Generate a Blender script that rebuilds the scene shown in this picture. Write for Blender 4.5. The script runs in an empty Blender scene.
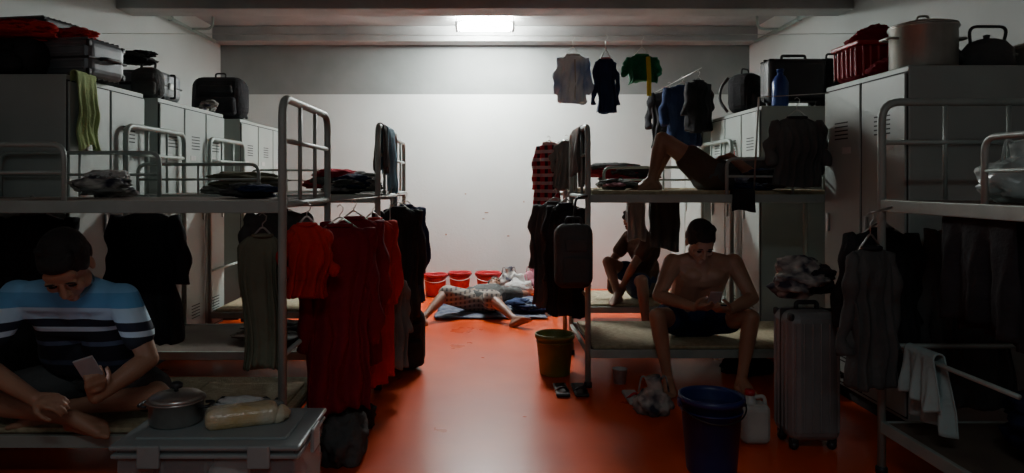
import bpy, bmesh, math, random
from mathutils import Vector, Matrix, noise
V=Vector
random.seed(7)
scene=bpy.context.scene
COL=scene.collection

# ------------------------------------------------------------ materials
def mat(name,c,rough=.6,metal=0.0,c2=None,ns=8.0,bump=0.0,bs=40.0,emit=None,es=0,trans=0,spec=None,detail=4,alpha=None):
    m=bpy.data.materials.new(name); m.use_nodes=True
    nt=m.node_tree; b=nt.nodes['Principled BSDF']
    b.inputs['Base Color'].default_value=(*c,1); b.inputs['Roughness'].default_value=rough
    b.inputs['Metallic'].default_value=metal
    if alpha is not None: b.inputs['Alpha'].default_value=alpha
    if spec is not None: b.inputs['Specular IOR Level'].default_value=spec
    tc=nt.nodes.new('ShaderNodeTexCoord')
    if c2 is None: c2=tuple(x*.75 for x in c)
    n=nt.nodes.new('ShaderNodeTexNoise'); n.inputs['Scale'].default_value=ns; n.inputs['Detail'].default_value=detail
    nt.links.new(tc.outputs['Object'],n.inputs['Vector'])
    r=nt.nodes.new('ShaderNodeValToRGB'); r.color_ramp.elements[0].position=.35; r.color_ramp.elements[1].position=.65
    r.color_ramp.elements[0].color=(*c2,1); r.color_ramp.elements[1].color=(*c,1)
    nt.links.new(n.outputs['Fac'],r.inputs['Fac']); nt.links.new(r.outputs['Color'],b.inputs['Base Color'])
    if bump>0:
        n2=nt.nodes.new('ShaderNodeTexNoise'); n2.inputs['Scale'].default_value=bs; n2.inputs['Detail'].default_value=3
        nt.links.new(tc.outputs['Object'],n2.inputs['Vector'])
        bp=nt.nodes.new('ShaderNodeBump'); bp.inputs['Strength'].default_value=bump; bp.inputs['Distance'].default_value=.01
        nt.links.new(n2.outputs['Fac'],bp.inputs['Height']); nt.links.new(bp.outputs['Normal'],b.inputs['Normal'])
    if emit:
        b.inputs['Emission Color'].default_value=(*emit,1); b.inputs['Emission Strength'].default_value=es
    if trans: b.inputs['Transmission Weight'].default_value=trans
    return m

def ramp_z(name,stops,z0,z1,rough=.8):
    m=bpy.data.materials.new(name); m.use_nodes=True; nt=m.node_tree; b=nt.nodes['Principled BSDF']
    b.inputs['Roughness'].default_value=rough
    tc=nt.nodes.new('ShaderNodeTexCoord'); sx=nt.nodes.new('ShaderNodeSeparateXYZ'); mr=nt.nodes.new('ShaderNodeMapRange')
    mr.inputs['From Min'].default_value=z0; mr.inputs['From Max'].default_value=z1
    r=nt.nodes.new('ShaderNodeValToRGB'); r.color_ramp.interpolation='CONSTANT'
    nt.links.new(tc.outputs['Object'],sx.inputs[0]); nt.links.new(sx.outputs['Z'],mr.inputs['Value'])
    nt.links.new(mr.outputs['Result'],r.inputs['Fac']); nt.links.new(r.outputs['Color'],b.inputs['Base Color'])
    el=r.color_ramp.elements
    el[0].position=0; el[0].color=(*stops[0][1],1)
    el[1].position=(stops[1][0]-z0)/(z1-z0); el[1].color=(*stops[1][1],1)
    for z,c in stops[2:]:
        e=el.new((z-z0)/(z1-z0)); e.color=(*c,1)
    return m

def plaid(name,c1,c2,c3,sc=9):
    m=bpy.data.materials.new(name); m.use_nodes=True; nt=m.node_tree; b=nt.nodes['Principled BSDF']
    b.inputs['Roughness'].default_value=.85
    tc=nt.nodes.new('ShaderNodeTexCoord')
    def wave(d,s):
        w=nt.nodes.new('ShaderNodeTexWave'); w.bands_direction=d; w.inputs['Scale'].default_value=s
        w.inputs['Distortion'].default_value=.8
        nt.links.new(tc.outputs['Object'],w.inputs['Vector'])
        r=nt.nodes.new('ShaderNodeValToRGB'); r.color_ramp.elements[0].position=.55; r.color_ramp.elements[1].position=.7
        nt.links.new(w.outputs['Fac'],r.inputs['Fac']); return r
    a=wave('X',sc); z=wave('Z',sc*.9)
    m1=nt.nodes.new('ShaderNodeMixRGB'); m1.inputs[1].default_value=(*c1,1); m1.inputs[2].default_value=(*c2,1)
    m2=nt.nodes.new('ShaderNodeMixRGB'); m2.inputs[2].default_value=(*c3,1)
    nt.links.new(a.outputs['Color'],m1.inputs[0]); nt.links.new(m1.outputs[0],m2.inputs[1])
    nt.links.new(z.outputs['Color'],m2.inputs[0]); nt.links.new(m2.outputs[0],b.inputs['Base Color'])
    return m

def cloth(name,c,k=.65,ns=3): return mat(name,c,.9,0,tuple(x*k for x in c),ns,.5,45,spec=.15)

STEEL=mat('bunk_paint',(.35,.41,.38),.45,.15,(.29,.34,.31),6)
LOCK=mat('locker_paint',(.37,.42,.39),.5,.1,(.32,.36,.34),2)
LOCKD=mat('locker_gap',(.03,.03,.03),.8)
CHROME=mat('worn_steel',(.55,.55,.52),.32,.9,(.42,.42,.4),10)
ALU=mat('aluminium',(.46,.46,.42),.42,.85,(.34,.34,.30),5)
BLK=mat('black_fabric',(.032,.032,.036),.85,0,(.016,.016,.018),5,.4,50,spec=.2)
BLKP=mat('black_plastic',(.022,.022,.025),.45)
DKG=cloth('dark_grey_cloth',(.10,.102,.10))
NAVY=cloth('navy_cloth',(.025,.04,.10))
RED=cloth('red_cloth',(.62,.03,.025),.7)
MAROON=cloth('maroon_cloth',(.24,.014,.025))
REDP=mat('red_plastic',(.5,.02,.03),.4)
BLUEP=mat('blue_plastic',(.02,.032,.15),.4)
OLIVE=cloth('olive_cloth',(.19,.185,.13))
BROWN=cloth('brown_cloth',(.12,.075,.055))
GREY=cloth('grey_cloth',(.24,.24,.22))
GRNT=cloth('green_towel_cloth',(.40,.50,.23))
LBLUE=cloth('light_blue_cloth',(.20,.38,.50))
WHITEC=cloth('white_cloth',(.55,.55,.53),.8)
TEALC=cloth('pale_teal_cloth',(.38,.50,.49),.8)
GREENC=cloth('dark_green_cloth',(.02,.17,.08))
YEL=cloth('yellow_cloth',(.75,.58,.03))
PINK=cloth('pink_cloth',(.5,.2,.25))
MIX1=mat('patterned_cloth',(.45,.42,.38),.9,0,(.03,.03,.05),14,.3,50,detail=1)
MIX2=mat('blue_white_pattern',(.25,.3,.38),.9,0,(.02,.03,.08),16,.3,50,detail=1)
SHIRTP=mat('laundry_pattern',(.85,.92,.95),.9,0,(.30,.45,.70),5,.3,50,detail=1)
PLAID=plaid('red_plaid',(.42,.02,.04),(.03,.01,.02),(.5,.33,.33),5)
SARONG=plaid('sarong_plaid',(.20,.16,.13),(.06,.05,.05),(.28,.25,.21),7)
MATB=mat('woven_mat',(.46,.39,.25),.8,0,(.34,.28,.17),30,.5,120)
PLY=mat('bunk_plywood',(.13,.10,.075),.7,0,(.09,.065,.05),5)
GREEN_YEL=mat('bin_plastic',(.20,.21,.05),.5)
PLWH=mat('translucent_jug',(.5,.5,.46),.4)
PLBAG=mat('plastic_bag',(.50,.56,.54),.28,0,(.35,.42,.40),9,.5,25)
CLEAR=mat('clear_plastic',(.45,.50,.50),.2,0,(.40,.45,.46),4,alpha=.22)
LID=mat('box_lid_plastic',(.33,.37,.37),.4,0,(.27,.31,.31),4,alpha=.8)
BREAD=mat('bread',(.55,.36,.14),.7,0,(.65,.52,.3),12,.3,30)
SKIN1=mat('skin_tan',(.42,.225,.14),.5,0,(.35,.18,.11),7,.1,150)
SKIN2=mat('skin_brown',(.30,.155,.10),.5,0,(.24,.115,.07),7,.1,150)
HAIR=mat('black_hair',(.010,.009,.009),.6,0,(.005,.005,.005),60,.6,200)
EYE=mat('eye_dark',(.02,.015,.012),.2)
PHONE=mat('phone_body',(.45,.46,.48),.3)
PHSC=mat('phone_screen',(.1,.12,.15),.2,emit=(.6,.75,1),es=2)
SUITG=mat('suitcase_grey_shell',(.27,.28,.28),.38,.3,(.21,.22,.22),5)
STICK=mat('red_sticker',(.5,.03,.03),.5)

# ------------------------------------------------------------ mesh builder
class B:
    def __init__(s): s.v=[]; s.f=[]; s.m=[]; s.sm=[]
    def add(s,vs,fs,mi=0,sm=True):
        o=len(s.v); s.v+= [V(p) for p in vs]
        for f in fs: s.f.append([i+o for i in f]); s.m.append(mi); s.sm.append(sm)
    def box(s,c,size,mi=0,bev=0.0,R=None,seg=2):
        bm=bmesh.new(); bmesh.ops.create_cube(bm,size=1)
        for v in bm.verts: v.co=V((v.co.x*size[0],v.co.y*size[1],v.co.z*size[2]))
        if bev>0: bmesh.ops.bevel(bm,geom=bm.edges[:],offset=min(bev,min(size)*.45),segments=seg,affect='EDGES',profile=.5)
        c=V(c); bm.verts.index_update()
        vs=[(c+(R@v.co if R else v.co)) for v in bm.verts]
        fs=[[v.index for v in f.verts] for f in bm.faces]; bm.free()
        s.add(vs,fs,mi,False)
    def bb(s,a,b,mi=0,bev=0.0):
        a=V(a);b=V(b); s.box((a+b)/2,[abs(b[i]-a[i]) for i in range(3)],mi,bev)
    def tube(s,pts,r,mi=0,n=10,radii=None,flat=None):
        pts=[V(p) for p in pts]; N=len(pts)
        t0=(pts[1]-pts[0]).normalized(); nr=t0.orthogonal().normalized()
        vs=[]
        for i,p in enumerate(pts):
            t=(pts[min(i+1,N-1)]-pts[max(i-1,0)]).normalized()
            nr=(nr-t*nr.dot(t)); nr=nr.normalized() if nr.length>1e-6 else t.orthogonal().normalized()
            bn=t.cross(nr); rr=radii[i] if radii else r
            for k in range(n):
                a=2*math.pi*k/n; vs.append(p+(nr*math.cos(a)+bn*math.sin(a))*rr)
        fs=[]
        for i in range(N-1):
            for k in range(n):
                fs.append([i*n+k,i*n+(k+1)%n,(i+1)*n+(k+1)%n,(i+1)*n+k])
        fs.append(list(range(n))[::-1]); fs.append([(N-1)*n+k for k in range(n)])
        s.add(vs,fs,mi)
    def lathe(s,prof,c,mi=0,n=36,R=None,sx=1,sy=1):
        c=V(c); vs=[]; 
        for r,z in prof:
            for k in range(n):
                a=2*math.pi*k/n; p=V((r*math.cos(a)*sx,r*math.sin(a)*sy,z)); vs.append(c+(R@p if R else p))
        fs=[]; N=len(prof)
        for i in range(N-1):
            for k in range(n): fs.append([i*n+k,i*n+(k+1)%n,(i+1)*n+(k+1)%n,(i+1)*n+k])
        fs.append(list(range(n))[::-1]); fs.append([(N-1)*n+k for k in range(n)])
        s.add(vs,fs,mi)
    def ell(s,c,r,R=None,mi=0,nu=20,nv=12):
        c=V(c); vs=[]; fs=[]
        for i in range(1,nv):
            th=math.pi*i/nv
            for k in range(nu):
                a=2*math.pi*k/nu; p=V((r[0]*math.sin(th)*math.cos(a),r[1]*math.sin(th)*math.sin(a),-r[2]*math.cos(th)))
                vs.append(c+(R@p if R else p))
        for i in range(nv-2):
            for k in range(nu): fs.append([i*nu+k,i*nu+(k+1)%nu,(i+1)*nu+(k+1)%nu,(i+1)*nu+k])
        bot=V((0,0,-r[2])); top=V((0,0,r[2]))
        b=len(vs); vs.append(c+(R@bot if R else bot)); vs.append(c+(R@top if R else top))
        for k in range(nu):
            fs.append([b,(k+1)%nu,k]); o=(nv-2)*nu; fs.append([b+1,o+k,o+(k+1)%nu])
        s.add(vs,fs,mi)
    def cap(s,p1,r1,p2,r2,mi=0,n=14):
        p1=V(p1);p2=V(p2); d=p2-p1; L=d.length
        if L<1e-5: s.ell(p1,(r1,r1,r1),None,mi); return
        d/=L; pts=[];rad=[]
        for k in range(6):
            a=math.pi/2*k/6; 
            pts.append(p1-d*r1*math.cos(a)); rad.append(max(r1*math.sin(a),r1*.03))
        pts.append(p1);rad.append(r1); pts.append(p2);rad.append(r2)
        for k in range(1,7):
            a=math.pi/2*k/6; pts.append(p2+d*r2*math.sin(a)); rad.append(max(r2*math.cos(a),r2*.03))
        s.tube(pts,0,mi,n,rad)
    def blob(s,c,r,seed,mi=0,amp=.22,flat=-.6,sub=4,fine=.1):
        bm=bmesh.new(); bmesh.ops.create_icosphere(bm,subdivisions=sub,radius=1)
        vs=[]; off=V((seed*3.1,seed*1.7,seed*.9)); bm.verts.index_update()
        for v in bm.verts:
            p=v.co.normalized(); k=1+amp*noise.noise(p*1.8+off)-fine*abs(noise.noise(p*4.5+off))*2.2+fine*.4*noise.noise(p*11+off)
            q=p*k; q.z=max(q.z,flat)
            vs.append(V(c)+V((q.x*r[0],q.y*r[1],(q.z-flat)*r[2])))
        fs=[[v.index for v in f.verts] for f in bm.faces]; bm.free(); s.add(vs,fs,mi)
    def obj(s,name,mats,parent=None,M=None,fixn=True):
        me=bpy.data.meshes.new(name); vs=[(M@p if M else p) for p in s.v]
        me.from_pydata([tuple(p) for p in vs],[],s.f)
        for m in mats: me.materials.append(m)
        for i,p in enumerate(me.polygons): p.material_index=s.m[i]; p.use_smooth=s.sm[i]
        if fixn:
            bm=bmesh.new(); bm.from_mesh(me); bmesh.ops.recalc_face_normals(bm,faces=bm.faces[:]); bm.to_mesh(me); bm.free()
        me.update(); o=bpy.data.objects.new(name,me); COL.objects.link(o)
        if parent: o.parent=parent
        return o

def fillet(pts,rad=.06,n=5,closed=False):
    pts=[V(p) for p in pts]; out=[pts[0]]
    for i in range(1,len(pts)-1):
        a,b,c=pts[i-1],pts[i],pts[i+1]
        r=min(rad,(a-b).length*.45,(c-b).length*.45)
        p=b+(a-b).normalized()*r; q=b+(c-b).normalized()*r
        for k in range(n+1):
            t=k/n; out.append(p*(1-t)**2+b*2*t*(1-t)+q*t*t)
    out.append(pts[-1]); return out
def empty(name,loc=(0,0,0)):
    e=bpy.data.objects.new(name,None); COL.objects.link(e); e.empty_display_size=.1; return e

# ------------------------------------------------------------ room shell
XL,XR,YF,YB,ZC=-3.4,3.4,-2.4,9.0,3.32
def slab(name,a,b,m):
    q=B(); q.bb(a,b,0); return q.obj(name,[m])
FLOOR=bpy.data.materials.new('red_epoxy_floor'); FLOOR.use_nodes=True
nt=FLOOR.node_tree; b=nt.nodes['Principled BSDF']
tc=nt.nodes.new('ShaderNodeTexCoord'); n1=nt.nodes.new('ShaderNodeTexNoise'); n1.inputs['Scale'].default_value=1.3; n1.inputs['Detail'].default_value=8
r1=nt.nodes.new('ShaderNodeValToRGB'); r1.color_ramp.elements[0].position=.3; r1.color_ramp.elements[1].position=.7
r1.color_ramp.elements[0].color=(.56,.052,.006,1); r1.color_ramp.elements[1].color=(.74,.085,.009,1)
nt.links.new(tc.outputs['Object'],n1.inputs['Vector']); nt.links.new(n1.outputs['Fac'],r1.inputs['Fac']); nt.links.new(r1.outputs['Color'],b.inputs['Base Color'])
n2=nt.nodes.new('ShaderNodeTexNoise'); n2.inputs['Scale'].default_value=3; n2.inputs['Detail'].default_value=6
mr=nt.nodes.new('ShaderNodeMapRange'); mr.inputs['To Min'].default_value=.22; mr.inputs['To Max'].default_value=.38
nt.links.new(tc.outputs['Object'],n2.inputs['Vector']); nt.links.new(n2.outputs['Fac'],mr.inputs['Value']); nt.links.new(mr.outputs['Result'],b.inputs['Roughness'])
b.inputs['Specular IOR Level'].default_value=.22
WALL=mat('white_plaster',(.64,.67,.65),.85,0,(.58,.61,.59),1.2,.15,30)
WALLU=mat('upper_wall_grey',(.26,.275,.27),.85,0,(.20,.215,.21),1.5,.2,20)  # upper back wall coloured a darker grey than the wall below
CONC=mat('concrete_ceiling',(.44,.45,.44),.85,0,(.32,.33,.33),1.8,.4,15)
slab('floor',(XL-.1,YF,-.1),(XR+.1,YB+.1,0),FLOOR)
slab('ceiling',(XL-.1,YF,ZC),(XR+.1,YB+.1,ZC+.1),CONC)
slab('wall_left',(XL-.1,YF,0),(XL,YB,ZC),WALL)
slab('wall_right',(XR,YF,0),(XR+.1,YB,ZC),WALL)
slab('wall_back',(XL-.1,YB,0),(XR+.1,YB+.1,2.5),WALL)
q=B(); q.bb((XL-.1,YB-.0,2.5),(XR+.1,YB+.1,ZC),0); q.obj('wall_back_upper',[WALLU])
q=B(); q.bb((XL,6.45,2.97),(XR,6.75,ZC),0,.01); q.obj('ceiling_beam',[CONC])
q=B(); q.bb((XL,8.72,3.13),(XR,9.0,ZC),0,.01); q.obj('ceiling_beam',[CONC])
q=B(); q.bb((XL,2.3,2.97),(XR,2.6,ZC),0,.01); q.obj('ceiling_beam',[CONC])
SC=mat('scuff',(.35,.2,.13),.9)
q=B()
for x,z,w,h in [(.02,.98,.05,.012),(-.02,.9,.03,.012),(-.25,1.22,.02,.015),(.5,1.12,.015,.02),(-.5,.7,.02,.02),(.3,.68,.03,.015)]:
    q.box((x,YB-.002,z),(w,.004,h),0,.001)
q.obj('wall_scuffs',[SC])
for sx in (-1,1):
    q=B(); x=sx*(3.32)
    q.tube([(x,0,3.1),(x,8.6,3.1)],.02,0)
    for y in (3.2,5.2,7.4):
        q.tube(fillet([(x,y,3.1),(x,y,3.32)],.02),.01,0); q.box((x,y,3.1),(.05,.03,.05),0,.005)
    q.tube(fillet([(x,7.9,3.1),(x-sx*.25,7.9,3.1),(x-sx*.25,7.9,3.32)],.08),.015,0)
    q.obj('conduit_pipe',[STEEL])

# ceiling light
TUBE=mat('lamp_diffuser',(1,1,1),.4,c2=(.95,.95,.95),emit=(.96,1,.97),es=330)
LY=8.25; LX=.0
q=B(); q.box((LX,LY,3.205),(.62,.20,.08),0,.038,seg=5)
for sx in (-.33,.33): q.box((LX+sx,LY,3.205),(.035,.22,.09),1,.008); q.tube([(LX+sx,LY,3.24),(LX+sx,LY,3.32)],.008,1,8)
lampo=q.obj('fill_light_fixture',[TUBE,mat('fixture_white',(.7,.7,.7),.5)])
ld=bpy.data.lights.new('tube_light','AREA'); ld.shape='RECTANGLE'; ld.size=.6; ld.size_y=.18; ld.energy=35; ld.color=(.95,1,.97)
lo=bpy.data.objects.new('tube_light',ld); COL.objects.link(lo); lo.location=(LX,LY,3.155); lo.parent=lampo
q=B(); q.lathe([(.0,0),(.1,.0),(.13,.03),(.13,.06),(.0,.07)],(0,6.95,3.25),0); q.tube([(0,6.95,3.3),(0,6.95,3.32)],.04,0)
q.obj('smoke_detector',[mat('detector_grey',(.3,.31,.32),.5)])
q=B(); q.box((0,-.6,3.29),(1.3,.22,.05),1,.01)  # unseen fill fixture, added behind the camera to brighten camera-facing surfaces
for dy in (-.06,.06): q.tube([(-.6,-.6+dy,3.245),(.6,-.6+dy,3.245)],.018,0,12)
fill_fixture=q.obj('fill_light_fixture',[mat('fill_tube',(1,1,1),.4,emit=(.8,.9,1),es=1.0),mat('fill_housing_white',(.7,.7,.7),.5)])
l2=bpy.data.lights.new('fill_light','AREA'); l2.shape='RECTANGLE'; l2.size=1.3; l2.size_y=.3; l2.energy=25; l2.color=(.85,.97,1)  # added fill light for the dark foreground
o2=bpy.data.objects.new('fill_light',l2); COL.objects.link(o2); o2.location=(0,-.6,3.2); o2.parent=fill_fixture
w=bpy.data.worlds.new('World'); scene.world=w; w.use_nodes=True
w.node_tree.nodes['Background'].inputs[0].default_value=(.5,.6,.62,1); w.node_tree.nodes['Background'].inputs[1].default_value=.11

# ------------------------------------------------------------ bunk beds
def bunk(x0,x1,y0,y1,along='x',T=1.75,U=1.29,L=.25,guards=(),matL=True,matU=True):
    q=B(); R=.019
    if along=='x': f=lambda a,b,z:V((a,b,z)); a0,a1,b0,b1=x0,x1,y0,y1
    else: f=lambda a,b,z:V((b,a,z)); a0,a1,b0,b1=y0,y1,x0,x1
    def bx(A,Bv,mi,bev=.003): q.bb(f(*A),f(*Bv),mi,bev)
    for a in (a0,a1):
        q.tube(fillet([f(a,b0,0),f(a,b0,T),f(a,b1,T),f(a,b1,0)],.09,6),R,0,12)
        for z in (L,U,): q.tube([f(a,b0,z-.02),f(a,b1,z-.02)],.016,0)
        q.tube([f(a,b0,U+.27),f(a,b1,U+.27)],.012,0)
        q.tube([f(a,b0,L+.35),f(a,b1,L+.35)],.012,0)
        for k in (1,2): 
            b_=b0+(b1-b0)*k/3; q.tube([f(a,b_,U),f(a,b_,T)],.010,0)
        for bq in (b0,b1): q.lathe([(.0,0),(.027,0),(.027,.03),(.02,.035),(.0,.036)],f(a,bq,0),2,16)
    for z in (L,U):
        for bq,sg in ((b0,1),(b1,-1)):
            bx((a0,bq-.012,z-.055),(a1,bq+.012,z),0)
            bx((a0,bq+sg*.012,z-.055),(a1,bq+sg*.04,z-.05),0,.001)
        n=7
        for k in range(1,n): 
            a=a0+(a1-a0)*k/n; bx((a-.015,b0,z-.045),(a+.015,b1,z-.02),0)
        bx((a0+.03,b0+.014,z-.02),(a1-.03,b1-.014,z-.003),1,.002)
    for (side,ga,gb,h) in guards:
        b_=b0 if side=='f' else b1
        q.tube(fillet([f(ga,b_,U-.03),f(ga,b_,U+h),f(gb,b_,U+h),f(gb,b_,U-.03)],.06,5),.012,0)
        q.tube([f(ga,b_,U+h*.5),f(gb,b_,U+h*.5)],.008,0)
        m_=(ga+gb)/2; q.tube([f(m_,b_,U-.03),f(m_,b_,U+h)],.008,0)
    if matL: bx((a0+.04,b0+.03,L-.003),(a1-.04,b1-.03,L+.02),3,.006)
    if matU: bx((a0+.04,b0+.03,U-.003),(a1-.04,b1-.03,U+.025),3,.008)
    return q.obj('bunk_bed',[STEEL,PLY,BLKP,MATB])
bunk(-2.8,-.90,3.11,4.0,guards=(('f',-2.77,-1.87,.25),('b',-2.77,-1.86,.25)),matU=False)
bunk(-2.38,-.71,4.64,5.54,guards=(('f',-2.3,-1.5,.2),),matU=False,matL=False)
bunk(-2.38,-.80,6.05,6.9,guards=(('b',-2.3,-1.6,.2),),matU=False)
bunk(.69,2.56,4.69,5.59,guards=(('f',1.62,2.5,.24),('b',.95,1.9,.2)))
bunk(.72,2.22,6.3,7.15,guards=())
bunk(1.87,2.77,1.4,3.3,along='y',guards=(('f',1.5,2.62,.25),('b',1.5,2.62,.25)),matU=False,matL=False)

# ------------------------------------------------------------ lockers
def locker(x0,x1,y0,y1,face,nd=2,h=2.0,extra=None):
    q=B(); q.bb((x0,y0,.08),(x1,y1,h),0,.008)
    q.bb((x0+.03,y0+.03,0),(x1-.03,y1-.03,.08),1)
    fx=x1 if face>0 else x0
    w=(y1-y0)/nd
    for i in range(nd):
        a=y0+i*w+.012; b_=y0+(i+1)*w-.012
        q.bb((fx-.004,a-.008,.1),(fx+.002*face,b_+.008,h-.03),1)
        q.bb((fx,a,.11),(fx+face*.014,b_,h-.04),0,.004)
        for zz in (h-.25,.35):
            for k in range(5):
                q.bb((fx+face*.013,(a+b_)/2-.08,zz-k*.025),(fx+face*.0155,(a+b_)/2+.08,zz-k*.025-.008),1)
        q.bb((fx+face*.014,b_-.07,1.05),(fx+face*.03,b_-.045,1.17),2,.006)
        q.bb((fx+face*.013,a+.1,h-.45),(fx+face*.016,a+.2,h-.41),3)
        if extra and i==extra[0]:
            q.lathe([(0,0),(.06,0),(.06,.003),(0,.003)],(fx+face*.016,(a+b_)/2,extra[1]),4,24,Matrix.Rotation(math.pi/2,3,'Y'))
    return q.obj('steel_locker',[LOCK,LOCKD,CHROME,WHITEC,STICK])
locker(-3.38,-2.43,4.06,4.98,1)
locker(-3.38,-2.43,5.2,6.5,1,3)
locker(-3.38,-2.43,6.95,8.5,1,3)
locker(2.27,3.38,3.75,4.66,-1)
locker(2.27,3.38,5.75,7.0,-1,3,extra=(1,1.62))
locker(2.27,3.38,7.3,8.5,-1,2)

# ------------------------------------------------------------ generic props
def garment(name,pos,W,L,yaw,mats,sleeve=.6,th=.05,seed=0,hook=True,fold=.020,open_front=False,hookh=.1,strap=None):
    q=B(); N=88; K=38; rnd=random.Random(seed); ph=rnd.random()*6; kf=rnd.choice([4,5,6]); vs=[]; hw=W/2
    so=V((seed*2.3,seed*1.1,0))
    for i in range(K+1):
        t=i/K
        if t<.12: u=t/.12; w_=.055+(hw-.055)*(u**.75); z=-L*.01-.05*u
        else: u=(t-.12)/.88; w_=hw*(1-.12*math.sin(u*math.pi*.8)+.05*u); z=-L*.01-.05-(L-.05)*u
        tt=th*(.35+.65*min(1,t/.2))
        for k in range(N):
            a=2*math.pi*k/N; cx=math.cos(a); sy=math.sin(a)
            x=w_*(abs(cx)**.8)*(1 if cx>=0 else -1); y=tt*(abs(sy)**.7)*(1 if sy>=0 else -1)
            fo=fold*min(1,t*1.6)
            arg=kf*cx*1.6+ph+t*1.5+1.2*noise.noise(V((cx*2,t*3,seed)))
            y+=fo*(1-2.2*abs(math.sin(arg)))*.8+fo*.5*math.sin(2.3*arg+ph)
            p=V((x,y,z+(.03*noise.noise(V((cx*2,sy,seed+.5))) if t>.75 else 0)))
            p+=noise.noise_vector(p*7+so)*(.020*min(1,t*3))
            p.x+=.012*math.sin(5*t+ph)
            vs.append(p)
    fs=[]
    for i in range(K):
        for k in range(N): fs.append([i*N+k,i*N+(k+1)%N,(i+1)*N+(k+1)%N,(i+1)*N+k])
    fs.append(list(range(N))); fs.append([K*N+k for k in range(N)][::-1])
    q.add(vs,fs,0)
    if sleeve>0:
        for sx in (-1,1):
            pts=[];rad=[];Ls=L*sleeve; k0=min(1,W/.38)
            for k in range(17):
                u=k/16; pts.append(V((sx*(hw*.82+.035*k0*math.sin(u*1.9)+.015*u)+.008*math.sin(u*9+ph),.016*math.sin(u*6+ph),-.05-Ls*u))); rad.append((.052-.012*u)*k0+.006*math.sin(17*u+ph))
            pts.insert(0,pts[0]+V((-sx*.02,0,.012))); rad.insert(0,.02)
            n0=len(q.v); q.tube(pts,0,0,18,rad)
            for j in range(n0,len(q.v)): q.v[j]=q.v[j]+noise.noise_vector(q.v[j]*12+so)*.014
    q.tube([V((.062*math.cos(a)*min(1,W/.3),.03*math.sin(a),-.004)) for a in [2*math.pi*k/16 for k in range(17)]],.009,1 if len(mats)>1 else 0,8)
    if open_front: q.tube([V((.0,-th-.012,-.05)),V((.005,-th-.014,-L*.5)),V((0,-th-.012,-L*.97))],.006,1 if len(mats)>1 else 0,6)
    mats=list(mats)
    if strap:
        q.tube([V((.04,-.055,-.03)),V((.045,-.07,-.2)),V((.05,-.05,-.37))],.02,len(mats),8); mats.append(strap)
    if hook:
        hi=len(mats); e=hookh-.05
        q.tube(fillet([(-hw*.75,0,-.045),(0,0,.02+e*.4),(hw*.75,0,-.045)],.02),.0045,hi,6)
        q.tube([(0,0,.015+e*.4),(0,0,e),(.015,0,e+.015),(.018,0,e+.035),(.0,0,e+.05),(-.015,0,e+.038)],.003,hi,6)
        mats.append(CHROME)
    M=Matrix.Translation(V(pos))@Matrix.Rotation(yaw,4,'Z')
    return q.obj(name,mats,M=M)

def drape(name,a,b,df,db,m,seed=0,amp=.02,th=.006,gap=.024,taper=0):
    a=V(a);b=V(b); d=b-a; o=d.cross(V((0,0,1))).normalized(); NU=36; 
    path=[]
    for k in range(18): t=k/17; path.append((1,-df*(1-t)))
    for k in range(1,6): an=math.pi*k/6; path.append((math.cos(an),.0+gap*math.sin(an)))
    for k in range(18): t=k/17; path.append((-1,-db*t))
    vs=[]
    for (s_,z) in path:
        dr=max(0,-z)
        for i in range(NU+1):
            u=i/NU; wv=amp*min(1,dr*5)*(math.sin(u*17+seed+dr*2)+.5*math.sin(u*31+seed*2-dr*3))
            uu=.5+(u-.5)*(1-taper*min(1,dr*3))
            p=a+d*uu+o*(s_*gap+wv+(s_*.03*dr))+V((0,0,z-.02*math.sin(u*5+seed)*min(1,dr*4)))
            p+=noise.noise_vector(p*9)*(.014*min(1,dr*5))
            vs.append(p)
    fs=[]; n=NU+1
    for j in range(len(path)-1):
        for i in range(NU): fs.append([j*n+i,j*n+i+1,(j+1)*n+i+1,(j+1)*n+i])
    q=B(); q.add(vs,fs,0); ob=q.obj(name,[m],fixn=True)
    so=ob.modifiers.new('thick','SOLIDIFY'); so.thickness=th; so.offset=0
    return ob

def pile(name,c,size,mats,seed,n=7,fine=.16):
    q=B(); rnd=random.Random(seed)
    for i in range(n):
        u=i/max(1,n-1); k=1-.55*u
        x=c[0]+(rnd.random()-.5)*size[0]*.55*k; y=c[1]+(rnd.random()-.5)*size[1]*.5*k
        h=size[2]*(.34+.15*rnd.random()); z=c[2]+ (size[2]-h*1.05)*u*.85
        q.blob((x,y,z),(size[0]*(.28+.1*rnd.random()),size[1]*(.30+.1*rnd.random()),h*.62),seed*7+i,i%len(mats),.3,-.6,4,fine)
    return q.obj(name,mats)

def bag(name,c,size,m,seed=1,mh=None):
    q=B(); q.blob(c,(size[0]/2,size[1]/2,size[2]*.55),seed,0,.28,-.7,4,.14)
    zt=c[2]+size[2]*.82
    pts=[];rad=[]
    for k in range(7):
        u=k/6; pts.append(V((c[0]+.01*math.sin(u*4),c[1],zt-.06+u*.14))); rad.append(size[0]*.2*(1-u)**1.2+.018+ (.03*u*u))
    q.tube(pts,0,0,14,rad)
    for sx in (-1,1):
        q.tube(fillet([(c[0]+sx*.015,c[1],zt+.03),(c[0]+sx*.07,c[1],zt+.10),(c[0]+sx*.09,c[1],zt-.01)],.05),.006,0,6)
    return q.obj(name,[m] if not mh else [m,mh])

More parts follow.
